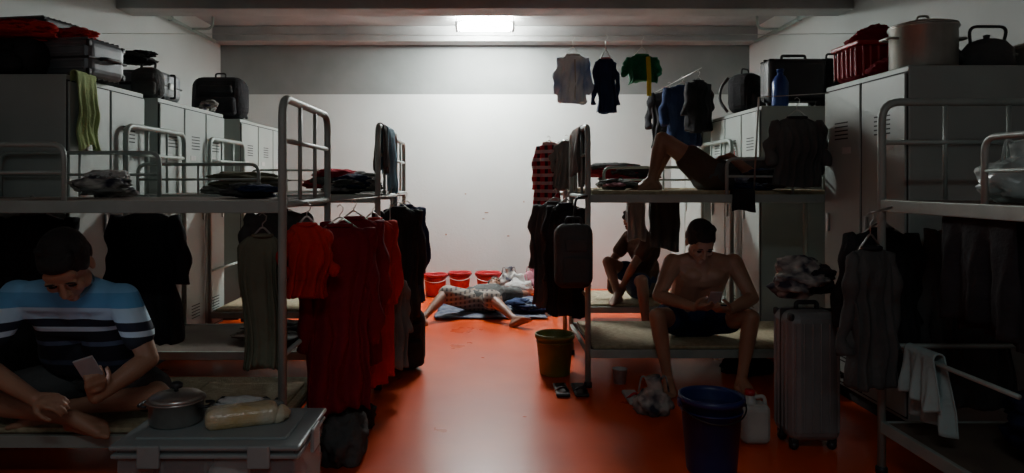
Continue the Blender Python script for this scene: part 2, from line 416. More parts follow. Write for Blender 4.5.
def backpack(name,c,size,m,yaw=0,m2=None):
    q=B(); w,d,h=size
    q.box((0,0,h/2),(w,d,h),0,min(w,d)*.42,seg=5)
    q.box((0,-d*.5,h*.3),(w*.75,d*.3,h*.42),0,d*.14,seg=4)
    q.box((0,-d*.5,h*.68),(w*.6,d*.16,h*.2),0,d*.08,seg=3)
    q.tube(fillet([(-w*.42,-d*.3,h*.1),(-w*.42,-d*.3,h*.88),(w*.42,-d*.3,h*.88),(w*.42,-d*.3,h*.1)],.08),.006,1,6)
    q.tube(fillet([(-.05,0,h*.97),(-.05,0,h+.04),(.05,0,h+.04),(.05,0,h*.97)],.03),.009,1,8)
    for sx in (-1,1): q.tube(fillet([(sx*w*.22,d*.45,h*.93),(sx*w*.3,d*.75,h*.7),(sx*w*.32,d*.7,h*.3),(sx*w*.4,d*.4,h*.08)],.1),.014,1,8)
    for v in q.v: v.x+=.012*noise.noise(v*9+V((c[0],0,0))); v.y+=.015*noise.noise(v*8+V((9,c[1],0)))
    return q.obj(name,[m,m2 or BLKP],M=Matrix.Translation(V(c))@Matrix.Rotation(yaw,4,'Z'))

def suitcase(name,c,size,m,yaw=0,lay=False,ribs=True,trim=BLKP,col2=CHROME):
    q=B(); w,d,h=size; z0=.05
    q.box((0,0,z0+h/2),(w,d,h),0,min(d,w)*.22,seg=4)
    if ribs:
        n=max(4,int(w/.045))
        for sy in (-1,1):
            for k in range(n):
                x=-w*.40+w*.8*k/(n-1); q.box((x,sy*d*.5,z0+h/2),(w*.035,.014,h*.84),0,.006)
        for sx in (-1,1):
            for k in range(4):
                y=-d*.28+d*.56*k/3; q.box((sx*w*.5,y,z0+h/2),(.012,d*.06,h*.84),0,.005)
    q.box((0,0,z0+h/2),(w+.006,.016,h+.006),1,.006)
    q.box((w*.5,0,z0+h*.5),(.02,.05,.07),2,.006)
    for sx in (-1,1):
        for sy in (-1,1):
            q.cap((sx*w*.36,sy*d*.3,.026),.024,(sx*w*.36,sy*d*.3+.001,.028),.024,1); q.box((sx*w*.36,sy*d*.3,.05),(.04,.04,.03),1,.008)
    q.tube(fillet([(-w*.2,0,z0+h),(-w*.2,0,z0+h+.035),(w*.2,0,z0+h+.035),(w*.2,0,z0+h)],.03),.012,1,8)
    q.tube(fillet([(w*.5,-.09,z0+h*.5),(w*.5+.035,-.09,z0+h*.5),(w*.5+.035,.09,z0+h*.5),(w*.5,.09,z0+h*.5)],.02),.009,1,8)
    for sy in (-1,1):
        for sx in (-1,1):
            q.box((sx*w*.44,sy*d*.36,z0+h*.96),(w*.1,d*.18,h*.06),1,.01)
    M=Matrix.Translation(V(c))@Matrix.Rotation(yaw,4,'Z')
    if lay: M=M@Matrix.Translation(V((0,h/2,d/2+.01)))@Matrix.Rotation(math.pi/2,4,'X')
    return q.obj(name,[m,trim,col2],M=M)

def bucket(name,c,r,h,m,handle=True,hm=CHROME,fill=None,down=True):
    q=B(); q.lathe([(.0,0),(r*.78,0),(r*.8,.01),(r*.98,h-.03),(r*1.05,h-.03),(r*1.06,h),(r*.98,h),(r*.96,h-.02),(r*.78,.015),(.0,.014)],c,0,40)
    q.lathe([(r*.93,h*.8),(r*1.0,h*.8),(r*1.0,h*.82),(r*.93,h*.82)],c,0,40)
    if handle:
        pts=[V(c)+V((r*1.09*math.cos(a),-r*1.05*math.sin(a),h-.03-r*.45*math.sin(a))) for a in [math.pi*k/16 for k in range(17)]]
        q.tube(pts,.004,1,6)
        for sx in (-1,1): q.box(V(c)+V((sx*r*1.04,0,h-.035)),(.02,.035,.04),0,.005)
    if fill: q.blob(V(c)+V((0,0,h*.7)),(r*.8,r*.8,h*.3),3,2,.25,-.5,4,.15)
    return q.obj(name,[m,hm]+([fill] if fill else []))

# ------------------------------------------------------------ people
def frame(fwd,up):
    f=V(fwd).normalized(); u=V(up); u=(u-f*u.dot(f)).normalized(); r=f.cross(u)
    return Matrix((r,f,u)).transposed()
def head(bo,ha,ey,c,fwd,up,s=1.0):
    R=frame(fwd,up); c=V(c)
    P=lambda x,y,z:c+R@V((x*s,y*s,z*s))
    E=lambda q,p,r,mi=0,R2=None:q.ell(P(*p),[k*s for k in r],R if R2 is None else R@R2,mi)
    E(bo,(0,-.012,.032),(.074,.094,.086)); E(bo,(0,.02,-.035),(.060,.068,.072)); E(bo,(0,.035,-.075),(.040,.045,.034))
    E(bo,(0,.068,-.098),(.022,.018,.016)); E(bo,(0,.068,.045),(.055,.022,.035))
    bo.cap(P(0,.088,.018),.009*s,P(0,.108,-.022),.013*s); 
    for sx in (-1,1):
        E(bo,(sx*.012,.098,-.026),(.010,.010,.008)); E(bo,(sx*.03,.083,.026),(.024,.012,.008)); E(bo,(sx*.04,.066,-.02),(.022,.022,.022))
        E(bo,(sx*.078,-.008,-.005),(.010,.02,.032)); E(bo,(sx*.05,.02,-.06),(.016,.035,.022))
        E(ey,(sx*.031,.085,.008),(.014,.007,.006)); E(ha,(sx*.031,.093,.032),(.021,.005,.0045))
    E(bo,(0,.092,-.052),(.022,.010,.006)); E(bo,(0,.090,-.063),(.018,.010,.007))
    E(ha,(0,-.022,.050),(.083,.100,.088)); E(ha,(0,-.055,.005),(.077,.064,.077)); E(ha,(0,.045,.090),(.058,.042,.030))
    for sx in (-1,1): E(ha,(sx*.067,.0,.035),(.015,.04,.04))
    for k in range(26):
        a=k*2.4; rr=.02+.05*((k*7)%10)/10; E(ha,(rr*math.cos(a),rr*math.sin(a)-.01,.115+.004*((k*3)%5)-rr*.35),(.016,.018,.014))
    return R
def hand(bo,w,d,n,side,curl=.7,s=1.0):
    w=V(w); d=V(d).normalized(); n=V(n); n=(n-d*n.dot(d)).normalized(); l=d.cross(n)*side
    offs=[-.030,-.010,.011,.031]; ln=[.060,.074,.080,.070]
    for o,L_ in zip(offs,ln):
        base=w+d*.082*s+l*o*s
        bo.cap(w+l*o*.55*s,.015*s,base,.0125*s)
        ang=0; p=base
        for fr,be,r0,r1 in ((.45,.55,.0098,.009),(.30,.95,.009,.0083),(.25,.6,.0083,.0072)):
            ang+=be*curl; dd=(d*math.cos(ang)+n*math.sin(ang)); p2=p+dd*L_*fr*s
            bo.cap(p,r0*s,p2,r1*s,0,10); p=p2
    bo.ell(w+d*.045*s+n*.004,(.03*s,.03*s,.02*s))
    p0=w+d*.018*s+l*.018*s; p1=p0+(l*.7+d*.55+n*.35).normalized()*.045*s; p2=p1+(l*.25+d*.8+n*.4).normalized()*.034*s; p3=p2+(d*.8+n*.6-l*.1).normalized()*.026*s
    bo.cap(p0,.016*s,p1,.013*s); bo.cap(p1,.0115*s,p2,.0105*s); bo.cap(p2,.0105*s,p3,.009*s)
def foot(bo,a,d,up,side):
    a=V(a); d=V(d).normalized(); up=V(up); up=(up-d*up.dot(d)).normalized(); l=d.cross(up)*side
    heel=a-up*.05-d*.035; bo.cap(a,.036,heel,.032)
    b1=a+d*.115-up*.058+l*.02; b2=a+d*.105-up*.06-l*.022
    bo.cap(a+d*.01,.036,b1,.024); bo.cap(a+d*.01,.034,b2,.021); bo.cap(heel,.03,b1,.022); bo.cap(heel,.03,b2,.020)
    for k,(o,L_,r) in enumerate(((.030,.05,.014),(.012,.05,.0105),(-.002,.045,.010),(-.016,.038,.0095),(-.029,.03,.009))):
        p=a+d*(.118-.006*k)-up*.064+l*o; bo.cap(p,r+.002,p+d*L_*.55+up*.003,r); bo.cap(p+d*L_*.55+up*.003,r,p+d*L_-up*.004,r*.9)
def remesh(q,name,m,parent,vox,sm=3):
    ob=q.obj(name,[m],parent)
    r=ob.modifiers.new('r','REMESH'); r.mode='VOXEL'; r.voxel_size=vox; r.use_smooth_shade=True
    s_=ob.modifiers.new('s','SMOOTH'); s_.factor=.5; s_.iterations=sm
    dg=bpy.context.evaluated_depsgraph_get(); me=bpy.data.meshes.new_from_object(ob.evaluated_get(dg))
    ob.modifiers.clear(); old=ob.data; ob.data=me; bpy.data.meshes.remove(old)
    if not me.materials: me.materials.append(m)
    for p in me.polygons: p.use_smooth=True
    return ob
def torso(q,J,inf=0.0,belly=0):
    hl,hr,sl,sr=[V(J[k]) for k in('hl','hr','sl','sr')]; nb=V(J['nb']); ch=V(J['ch']); wa=V(J['wa'])
    tw=J.get('tw',.055); cw=J.get('cw',.075)
    ax=(sr-sl).normalized(); hx=(hr-hl).normalized()
    q.cap(hl,.105+inf,hr,.105+inf)
    q.cap(wa-hx*tw,.098+inf+belly,wa+hx*tw,.098+inf+belly); 
    q.cap(ch-ax*cw,.108+inf,ch+ax*cw,.108+inf)
    for sg,h_,s_ in ((-1,hl,sl),(1,hr,sr)):
        q.cap(h_,.10+inf,wa+hx*sg*tw,.095+inf+belly); q.cap(wa+hx*sg*tw,.092+inf+belly,ch+ax*sg*cw,.105+inf)
        q.cap(ch+ax*sg*cw,.095+inf,s_-ax*sg*.02,.06+inf); q.cap(nb,.052+inf,s_,.045+inf)
    q.cap(sl,.055+inf,sr,.055+inf); q.cap(ch,.1+inf,nb,.06+inf)
def limb_arm(q,s_,e,w_,inf=0,upto=1.0,k=1.0):
    s_=V(s_);e=V(e);w_=V(w_)
    if upto<1: q.cap(s_,.06+inf,s_.lerp(e,upto),.054+inf); return
    q.cap(s_,.056*k,s_.lerp(e,.4),.048*k); q.cap(s_.lerp(e,.4),.048*k,e,.037*k); q.cap(e,.037*k,e.lerp(w_,.3),.040*k); q.cap(e.lerp(w_,.3),.040*k,w_,.026*k)
def limb_leg(q,h,k_,a,inf=0,upto=1.0):
    h=V(h);k_=V(k_);a=V(a)
    if upto<1: q.cap(h,.095+inf,h.lerp(k_,upto),.075+inf+.01); return
    q.cap(h,.092,h.lerp(k_,.5),.076); q.cap(h.lerp(k_,.5),.076,k_,.054); q.cap(k_,.054,k_.lerp(a,.3),.053); q.cap(k_.lerp(a,.3),.053,k_.lerp(a,.75),.036); q.cap(k_.lerp(a,.75),.036,a,.034)
    
def person(name,J,skin,vox=.006,shirt=None,shorts=None,sl_len=.55,sh_len=.6,belly=0,collar=None):
    e=empty(name); bo=B(); ha=B(); ey=B(); ak=J.get('ak',1.0)
    torso(bo,J,0,belly)
    limb_arm(bo,J['sl'],J['el'],J['wl'],k=ak); limb_arm(bo,J['sr'],J['er'],J['wr'],k=ak)
    limb_leg(bo,J['hl'],J['kl'],J['al']); limb_leg(bo,J['hr'],J['kr'],J['ar'])
    c=V(J['head']); hs=J.get('hs',1.0); R=head(bo,ha,ey,c,J['hf'],J['hu'],hs)
    bo.cap(J['nb'],.058,c+R@V((0,-.03,-.055)),.052)
    hand(bo,*J['handl']); hand(bo,*J['handr']); foot(bo,*J['footl']); foot(bo,*J['footr'])
    if not shirt:
        ax=(V(J['sr'])-V(J['sl'])).normalized(); fw=V(J['cf']).normalized(); up=ax.cross(fw); up=up if up.z>0 else -up
        for sg in (-1,1): bo.ell(V(J['ch'])+ax*sg*.075+fw*.075+up*.02,(.07,.045,.05),frame(fw,up))
    remesh(bo,'body',skin,e,vox,3); remesh(ha,'hair',HAIR,e,.005,2)
    ey.obj('eyes',[EYE],e)
    if shirt:
        q=B(); torso(q,J,.014,belly); limb_arm(q,J['sl'],J['el'],J['wl'],.014,sl_len); limb_arm(q,J['sr'],J['er'],J['wr'],.014,sl_len)
        for v in q.v: v+=noise.noise_vector(v*7)*.012+noise.noise_vector(v*18)*.004
        remesh(q,'shirt',shirt,e,.007,3)
        n=V(J['nb']); hd=V(J['head']); q=B(); ax=(V(J['sr'])-V(J['sl'])).normalized(); up=(hd-n).normalized(); fw=up.cross(ax).normalized()
        q.tube([n+up*.045+ax*.066*math.cos(a)+fw*.066*math.sin(a) for a in [2*math.pi*k/20 for k in range(21)]],.011,0,8); q.obj('collar',[collar or shirt],e)
    if shorts:
        q=B(); hl,hr=V(J['hl']),V(J['hr']); q.cap(hl,.118,hr,.118); wa=V(J['wa']); hx=(hr-hl).normalized(); hc=(hl+hr)/2; w2=hc.lerp(wa,.35); q.cap(w2-hx*.06,.110+belly*.6,w2+hx*.06,.110+belly*.6)
        limb_leg(q,J['hl'],J['kl'],J['al'],.015,sh_len); limb_leg(q,J['hr'],J['kr'],J['ar'],.015,sh_len)
        for v in q.v: v+=noise.noise_vector(v*9)*.008
        remesh(q,'shorts',shorts,e,.008,4)
    return e
def phone(p,R,parent):
    q=B(); q.box((0,0,0),(.075,.009,.155),0,.004); q.box((0,.005,0),(.068,.001,.142),1,.0004)
    return q.obj('phone',[PHONE,PHSC],parent,M=Matrix.Translation(V(p))@R.to_4x4())

# man on the right bunk, bare chest
J=dict(hl=(1.38,5.02,.385),hr=(1.58,5.02,.385),wa=(1.49,4.96,.56),ch=(1.49,4.84,.735),nb=(1.47,4.76,.865),cf=(0,-1,-.2),ak=1.15,tw=.065,cw=.085,
 sl=(1.285,4.79,.82),sr=(1.70,4.79,.82),el=(1.155,4.66,.615),wl=(1.33,4.47,.575),er=(1.78,4.66,.60),wr=(1.56,4.47,.555),
 kl=(1.12,4.55,.50),al=(1.19,4.55,.088),kr=(1.73,4.55,.49),ar=(1.66,4.53,.088),hs=1.1,
 head=(1.43,4.65,.975),hf=(.05,-.75,-.68),hu=(0,-.65,.75))
J['handl']=(J['wl'],V((.75,-.45,.05)),V((.2,.5,.8)),1,.8); J['handr']=(J['wr'],V((-.8,-.4,.1)),V((0,.4,.8)),-1,.8)
J['footl']=(J['al'],V((-.15,-1,0)),V((0,0,1)),1); J['footr']=(J['ar'],V((.15,-1,0)),V((0,0,1)),-1)
e=person('bare_chested_man',J,SKIN1,.0055,shorts=NAVY,sh_len=.5,belly=.018)
phone((1.44,4.40,.63),frame((0,.75,.6),(0,-.6,.75)),e)

# man on the left bunk, cross-legged
POLO=ramp_z('striped_polo',[(0,(.015,.02,.03)),(.52,(.04,.06,.10)),(.54,(.015,.02,.03)),(.62,(.10,.15,.24)),(.645,(.015,.02,.03)),(.70,(.55,.68,.78)),(.725,(.015,.02,.04)),(.76,(.50,.70,.84)),(.825,(.11,.34,.60)),(.89,(.20,.46,.72))],0,1.2)
J=dict(hl=(-2.00,3.52,.40),hr=(-1.78,3.50,.40),wa=(-1.89,3.40,.57),ch=(-1.87,3.24,.76),nb=(-1.80,3.10,.90),cf=(0.1,-1,-.2),ak=1.15,tw=.11,cw=.10,
 sl=(-2.09,3.12,.86),sr=(-1.60,3.10,.85),el=(-2.18,3.0,.60),wl=(-1.88,2.92,.47),er=(-1.47,3.06,.60),wr=(-1.60,2.88,.49),
 kl=(-2.28,3.18,.38),al=(-1.80,3.05,.345),kr=(-1.50,3.22,.39),ar=(-1.98,3.20,.335),hs=1.18,
 head=(-1.75,2.93,1.02),hf=(.22,-.60,-.80),hu=(.12,-.78,.62))
J['handl']=(J['wl'],V((.9,-.1,-.1)),V((.1,.5,-.8)),-1,.6); J['handr']=(J['wr'],V((.25,-.5,.8)),V((-.6,.6,.3)),-1,.8)
J['footl']=(J['al'],V((1,-.25,.0)),V((0,-.6,.8)),1); J['footr']=(J['ar'],V((-1,-.3,.05)),V((0,-.3,.9)),-1)
e=person('man_in_striped_polo',J,SKIN1,.0055,shirt=POLO,shorts=DKG,sh_len=.7,belly=.04,sl_len=.6,collar=LBLUE)
phone((-1.59,2.82,.61),frame((-.35,.75,.5),(-.1,-.5,.8)),e)

# sleeping man on floor
J=dict(hl=(-.14,7.34,.125),hr=(.06,7.34,.125),wa=(-.02,7.52,.125),ch=(.03,7.74,.13),nb=(.07,7.90,.13),cf=(0,0,1),
 sl=(-.15,7.84,.125),sr=(.26,7.84,.125),el=(-.30,7.60,.09),wl=(-.12,7.44,.22),er=(.46,7.98,.10),wr=(.28,8.12,.08),
 kl=(-.40,7.02,.25),al=(-.60,6.72,.06),kr=(.08,6.98,.20),ar=(.29,6.66,.06),
 head=(.10,8.06,.17),hf=(.35,-.25,.9),hu=(0.1,.95,.25))
J['handl']=(J['wl'],V((.9,-.3,-.1)),V((0,0,-1)),1,.4); J['handr']=(J['wr'],V((-.8,.5,0)),V((0,.2,-1)),-1,.4)
J['footl']=(J['al'],V((-.75,-.3,.55)),V((-.2,.8,.5)),1); J['footr']=(J['ar'],V((.75,-.35,.45)),V((.1,.8,.5)),-1)
e=person('sleeping_man',J,SKIN2,.008,shirt=DKG,shorts=SARONG,sh_len=.9)
q=B(); vs=[];fs=[]
for i in range(41):
    for j in range(31):
        x=-.50+1.13*i/40; y=6.98+1.32*j/30; zz=.014+.012*noise.noise(V((x*5,y*5,0)))+.008*abs(noise.noise(V((x*12,y*12,3))))
        vs.append(V((x+.05*noise.noise(V((y*3,0,5))),y+.05*noise.noise(V((x*4,7,0))),zz)))
for i in range(40):
    for j in range(30): a=i*31+j; fs.append([a,a+1,a+32,a+31])
q.add(vs,fs); o=q.obj('floor_blanket',[mat('floor_blanket_pattern',(.14,.15,.18),.9,0,(.03,.04,.08),12,.3,50,detail=1)]); s_=o.modifiers.new('t','SOLIDIFY'); s_.thickness=.008
pile('crumpled_blanket',(.42,7.35,.02),(.5,.4,.16),[MIX2,NAVY],5,6)

# man seated on far right bunk
dx=.14
J=dict(hl=(1.30,6.62,.385),hr=(1.45,6.76,.385),wa=(1.38,6.66,.56),ch=(1.36,6.62,.74),nb=(1.33,6.58,.88),cf=(-1,-.3,0),
 sl=(1.37,6.42,.83),sr=(1.26,6.78,.83),el=(1.20,6.32,.62),wl=(1.13,6.45,.42),er=(1.09,6.75,.62),wr=(1.04,6.60,.45),
 kl=(1.25,6.2,.5),al=(1.27,6.12,.088),kr=(1.02,6.60,.62),ar=(1.08,6.42,.34),
 head=(1.25,6.54,1.0),hf=(-.6,-.5,-.5),hu=(-.2,-.1,.9))
for k_,v_ in list(J.items()):
    if k_ not in('cf','hf','hu'): J[k_]=(v_[0]+dx,v_[1],v_[2])
J['handl']=(J['wl'],V((-.2,.3,-.9)),V((-.3,.8,0)),1,.5); J['handr']=(J['wr'],V((0,-.3,-.9)),V((.3,-.6,0)),-1,.5)
J['footl']=(J['al'],V((0,-1,0)),V((0,0,1)),1); J['footr']=(J['ar'],V((-.6,-.8,0)),V((0,0,1)),-1)
person('seated_man',J,SKIN2,.009,shirt=BROWN,shorts=NAVY)

# man lying on the upper right bunk, knees up
z=1.31
J=dict(hl=(1.64,5.03,z+.11),hr=(1.64,5.21,z+.11),wa=(1.82,5.12,z+.11),ch=(2.03,5.12,z+.12),nb=(2.18,5.12,z+.13),cf=(0,0,1),
 sl=(2.12,4.93,z+.11),sr=(2.12,5.31,z+.11),el=(1.90,4.86,z+.08),wl=(1.74,4.98,z+.25),er=(1.93,5.42,z+.08),wr=(1.78,5.28,z+.22),
 kl=(1.27,5.02,z+.37),al=(1.20,5.05,z+.07),kr=(1.38,5.24,z+.36),ar=(1.27,5.28,z+.07),
 head=(2.34,5.12,z+.17),hf=(-.2,-.3,.9),hu=(1,0,.2))
J['handl']=(J['wl'],V((-.3,.9,-.1)),V((0,0,-1)),-1,.4); J['handr']=(J['wr'],V((-.3,-.9,-.1)),V((0,0,-1)),1,.4)
J['footl']=(J['al'],V((-1,0,-.05)),V((0,0,1)),1); J['footr']=(J['ar'],V((-1,0,-.05)),V((0,0,1)),-1)
person('resting_man',J,SKIN2,.008,shirt=DKG,shorts=BROWN,sh_len=.45)

# ------------------------------------------------------------ foreground left: storage box etc.
q=B(); X0,X1,Y0,Y1,H=-1.31,-.68,2.50,2.88,.42
t=.004
for (a,b_) in (((X0,Y0),(X1,Y0)),((X1,Y0),(X1,Y1)),((X1,Y1),(X0,Y1)),((X0,Y1),(X0,Y0))):
    ax,ay=a;bx_,by=b_; q.bb((min(ax,bx_)-t/2,min(ay,by)-t/2,.005),(max(ax,bx_)+t/2,max(ay,by)+t/2,H),0)
q.bb((X0,Y0,.002),(X1,Y1,.008),0)
q.bb((X0-.02,Y0-.02,H-.03),(X1+.02,Y1+.02,H-.015),1,.005)
q.bb((X0-.025,Y0-.025,H),(X1+.025,Y1+.025,H+.018),1,.008)
q.bb((X0+.04,Y0+.04,H+.015),(X1-.04,Y1-.04,H+.026),1,.006)
for x in (X0+.12,X1-.12): q.bb((x-.04,Y0-.035,H-.06),(x+.04,Y0-.02,H+.022),1,.006)
for yy in ((Y0+Y1)/2,): q.bb((X1+.02,yy-.05,H-.07),(X1+.035,yy+.05,H+.02),1,.006)
for x in (X0+.16,(X0+X1)/2,X1-.16): q.bb((x-.006,Y0-.008,.03),(x+.006,Y0-.002,H-.05),0,.002)
box=q.obj('plastic_storage_box',[CLEAR,LID])
q=B(); 
for i,(x,y,zz,s_) in enumerate([(-1.15,2.68,.02,.14),(-.98,2.66,.02,.13),(-.83,2.70,.02,.12),(-1.12,2.68,.17,.14),(-.93,2.66,.18,.12),(-.80,2.68,.17,.1)]): q.blob((x,y,zz),(s_,.15,.13),i+11,(0,1,2,0,1,0)[i],.25,-.6,3,.12)
c_=q.obj('box_contents',[MAROON,WHITEC,BREAD],box)
ZL=H+.026
q=B(); pc=(-1.19,2.70,ZL)
q.lathe([(0,0),(.085,0),(.098,.012),(.1,.085),(.108,.088),(.108,.094),(.095,.094),(0,.094)],pc,0,40)
q.lathe([(.106,.094),(.09,.108),(.05,.118),(0,.121)],pc,1,40)
q.lathe([(.008,.12),(.008,.13),(.022,.135),(.024,.15),(.012,.158),(0,.159)],pc,2,20)
for sx in (-1,1): q.tube(fillet([(pc[0]+sx*.1,pc[1]-.035,ZL+.07),(pc[0]+sx*.135,pc[1]-.035,ZL+.072),(pc[0]+sx*.135,pc[1]+.035,ZL+.072),(pc[0]+sx*.1,pc[1]+.035,ZL+.07)],.02),.006,2,8)
q.obj('cooking_pot',[CHROME,CHROME,BLKP])
q=B(); R=Matrix.Rotation(.35,3,'Z')
q.box((-.93,2.68,ZL+.035),(.25,.10,.07),0,.03,R,5)
q.box((-.93,2.68,ZL+.0365),(.265,.112,.073),1,.03,R,5)
q.blob((-.80,2.725,ZL),(.04,.05,.035),4,1,.3,-.6,3,.2); 
for v in q.v: v.z+=.006*noise.noise(v*25)
q.obj('bread_loaf_package',[BREAD,mat('bread_wrap',(.6,.55,.42),.25,0,(.58,.42,.2),9,.6,40)])
pile('kitchen_cloth',(-.95,2.80,ZL),(.30,.1,.08),[GREY,WHITEC],3,4)
q=B(); q.tube([V((-1.3+.3*u,3.35+.05*math.sin(u*9),.30+.03*math.sin(u*14)**2)) for u in [k/30 for k in range(31)]],.008,0,8); q.obj('charger_cable',[BLKP])
q=B(); vs=[];fs=[]
for i in range(31):
    for j in range(21):
        x=-1.5+.52*i/30; y=3.2+.6*j/20; vs.append(V((x,y,.285+.012*noise.noise(V((x*6,y*6,1))))))
for i in range(30):
    for j in range(20): a=i*21+j; fs.append([a,a+1,a+22,a+21])
q.add(vs,fs); o=q.obj('woven_sleeping_mat',[MATB]); s_=o.modifiers.new('t','SOLIDIFY'); s_.thickness=.02

# ------------------------------------------------------------ left locker top
CHAR=mat('charcoal_shell',(.17,.185,.20),.35,.2)
backpack('black_duffel',(-2.95,4.26,2.0),(.62,.32,.24),BLK,0)
suitcase('hard_suitcase',(-2.60,4.42,2.0),(.34,.24,.40),CHAR,math.radians(80),lay=True)
suitcase('black_travel_case',(-2.95,4.55,2.26),(.34,.14,.40),BLKP,math.radians(80),lay=True)
pile('red_clothes_pile',(-2.78,4.22,2.22),(.56,.24,.16),[RED,MAROON,RED],8,8)
pile('red_jacket_heap',(-2.60,4.48,2.26),(.30,.26,.12),[RED,REDP],9,6)
drape('green_towel',(-2.41,4.10,2.01),(-2.41,4.30,2.01),.44,.05,GRNT,2,.012,gap=.02)
suitcase('black_suitcase',(-2.72,5.55,2.0),(.5,.22,.42),CHAR,0,lay=True,ribs=False)
pile('black_bag_heap',(-2.65,5.35,2.27),(.35,.3,.13),[BLK,DKG],9,5)
backpack('travel_bag',(-2.55,5.30,2.0),(.22,.2,.24),DKG,.2)
backpack('large_black_bag',(-2.70,7.15,2.0),(.55,.3,.44),BLK,0)
pile('patterned_cloth_heap',(-2.52,6.35,2.0),(.2,.25,.14),[MIX1,GREY],4,4)
pile('netted_laundry_bag',(-2.05,3.72,1.29),(.40,.30,.17),[MIX1,GREY,WHITEC],6,6)
pile('folded_clothes',(-1.25,3.75,1.29),(.40,.4,.09),[NAVY,DKG,MAROON],12,5)
pile('folded_clothes',(-.98,5.1,1.29),(.42,.5,.16),[DKG,MIX1,NAVY],13,6)
pile('bedding_bundle',(-1.7,5.1,1.29),(.7,.5,.18),[GREY,OLIVE],14,6)
pile('bedding_bundle',(-1.3,6.5,1.29),(.7,.5,.24),[DKG,MAROON],15,6)
pile('dark_bedding',(-1.45,5.05,.25),(.9,.6,.12),[DKG,BLK,BROWN],19,8)

# hanging clothes, left side
ez=1.16
garment('hanging_red_shirt',(-.83,3.26,ez+.02),.20,.34,.5,[RED,RED],.6,.045,2)
garment('hanging_maroon_coat',(-.73,3.52,ez),.34,.92,.55,[MAROON,MAROON],.62,.055,1)
garment('hanging_wine_jacket',(-.72,3.84,ez+.02),.36,.80,.8,[MAROON,MAROON],.62,.05,3)
garment('hanging_maroon_dress',(-.66,4.12,ez),.34,.95,.9,[RED,RED],.5,.055,4)
garment('hanging_olive_trousers',(-1.03,3.24,ez-.03),.20,.60,.3,[OLIVE,OLIVE],0,.04,5)
garment('hanging_grey_shirt',(-.60,4.42,.78),.24,.58,.7,[GREY,GREY],.55,.04,6,hookh=.5)
garment('hanging_dark_jacket',(-.60,4.85,1.20),.40,.78,.9,[BLK,BLK],.65,.055,7)
garment('hanging_navy_jacket',(-.60,5.3,1.2),.42,.75,1.0,[NAVY,NAVY],.65,.06,8)
drape('blue_towel',(-.71,4.95,1.75),(-.71,5.30,1.75),.44,.30,LBLUE,3,.015)
drape('grey_towel',(-.71,4.74,1.75),(-.71,4.88,1.75),.3,.3,DKG,4,.012)
garment('hanging_dark_shirt',(-2.0,4.14,1.2),.42,.75,-.1,[BLK,DKG],.5,.05,10)
garment('hanging_dark_shirt',(-2.52,3.90,1.2),.46,.85,.0,[BLK,DKG],.5,.05,41)
garment('hanging_dark_grey_shirt',(-1.45,4.9,1.18),.42,.55,.3,[DKG,BLK],.5,.05,31)
q=B(); q.tube([(-.83,3.2,1.27),(-.62,5.5,1.28)],.003,0,6); q.obj('bunk_clothes_line',[CHROME])
backpack('floor_backpack',(-.60,5.15,0),(.32,.24,.46),BLK,.4)
q=B(); q.blob((-.70,3.5,0),(.12,.2,.14),3,0,.3,-.6,4,.15); q.blob((-.74,3.85,0),(.13,.2,.12),8,1,.3,-.6,4,.15); q.obj('shoes_and_cloth_heap',[DKG,BLK])

# ------------------------------------------------------------ far wall items
for x,y,r in ((-.60,8.45,.14),(-.31,8.62,.135),(.04,8.6,.15)):
    bucket('red_bucket',(x,y,0),r,.27,REDP,True,WHITEC)
bucket('red_bucket',(-.92,8.3,0),.13,.2,REDP,True,WHITEC)
bag('white_grocery_bag',(.42,8.45,0),(.34,.26,.22),WHITEC,2)
bag('pink_grocery_bag',(.60,8.68,0),(.30,.24,.30),PINK,3)
bag('patterned_grocery_bag',(.30,8.75,0),(.28,.22,.28),MIX1,6)

# ------------------------------------------------------------ right middle
bucket('waste_bin',(.50,5.02,0),.135,.29,GREEN_YEL,False)
garment('hanging_black_jacket',(.58,5.02,1.22),.34,.80,-.9,[BLK,BLK],.66,.055,11)
backpack('hanging_backpack',(.58,4.58,.68),(.25,.16,.42),DKG,.1,BLKP)
q=B(); q.tube(fillet([(.58,4.60,1.10),(.60,4.62,1.27),(.68,4.66,1.28)],.03),.008,0,8); q.obj('backpack_strap',[BLKP])
garment('hanging_charcoal_jacket',(.54,5.40,1.22),.38,.8,-.7,[DKG,DKG],.6,.06,12)
garment('hanging_plaid_shirt',(.56,6.15,1.72),.26,.62,-.6,[PLAID,PLAID],.6,.05,13,hookh=.06)
garment('hanging_pale_shirt',(.70,6.0,1.72),.22,.40,-.3,[GREY,GREY],.5,.05,14,hookh=.06)
garment('hanging_blue_jacket',(.62,6.4,1.2),.34,.72,-.7,[NAVY,NAVY],.6,.06,15)
drape('grey_blanket',(.69,4.95,1.75),(.69,5.35,1.75),.40,.32,GREY,5,.016)
drape('white_washcloth',(1.14,5.61,1.25),(1.28,5.61,1.25),.34,.2,WHITEC,9,.015)
drape('dark_towel',(1.32,5.61,1.25),(1.55,5.61,1.25),.42,.3,DKG,10,.015)
pile('bedding_bundle',(.98,5.2,1.317),(.30,.5,.09),[GREY,DKG,PINK],16,5)
pile('dark_bedding_heap',(1.3,6.7,1.317),(.8,.55,.28),[DKG,BLK,MAROON],17,7)
q=B(); q.tube([(1.80,4.60,1.93),(3.0,4.60,2.0)],.003,0,6); q.tube([(1.80,4.60,1.93),(1.80,4.69,1.29)],.006,0,6); q.obj('locker_clothes_line',[CHROME])
garment('hanging_charcoal_shirt',(2.05,4.60,1.80),.32,.44,-.05,[DKG,BLK],.6,.05,20,hookh=.13)
pile('dark_blue_bag_heap',(1.95,4.86,1.317),(.46,.3,.17),[NAVY,MIX2,BLK],18,7)
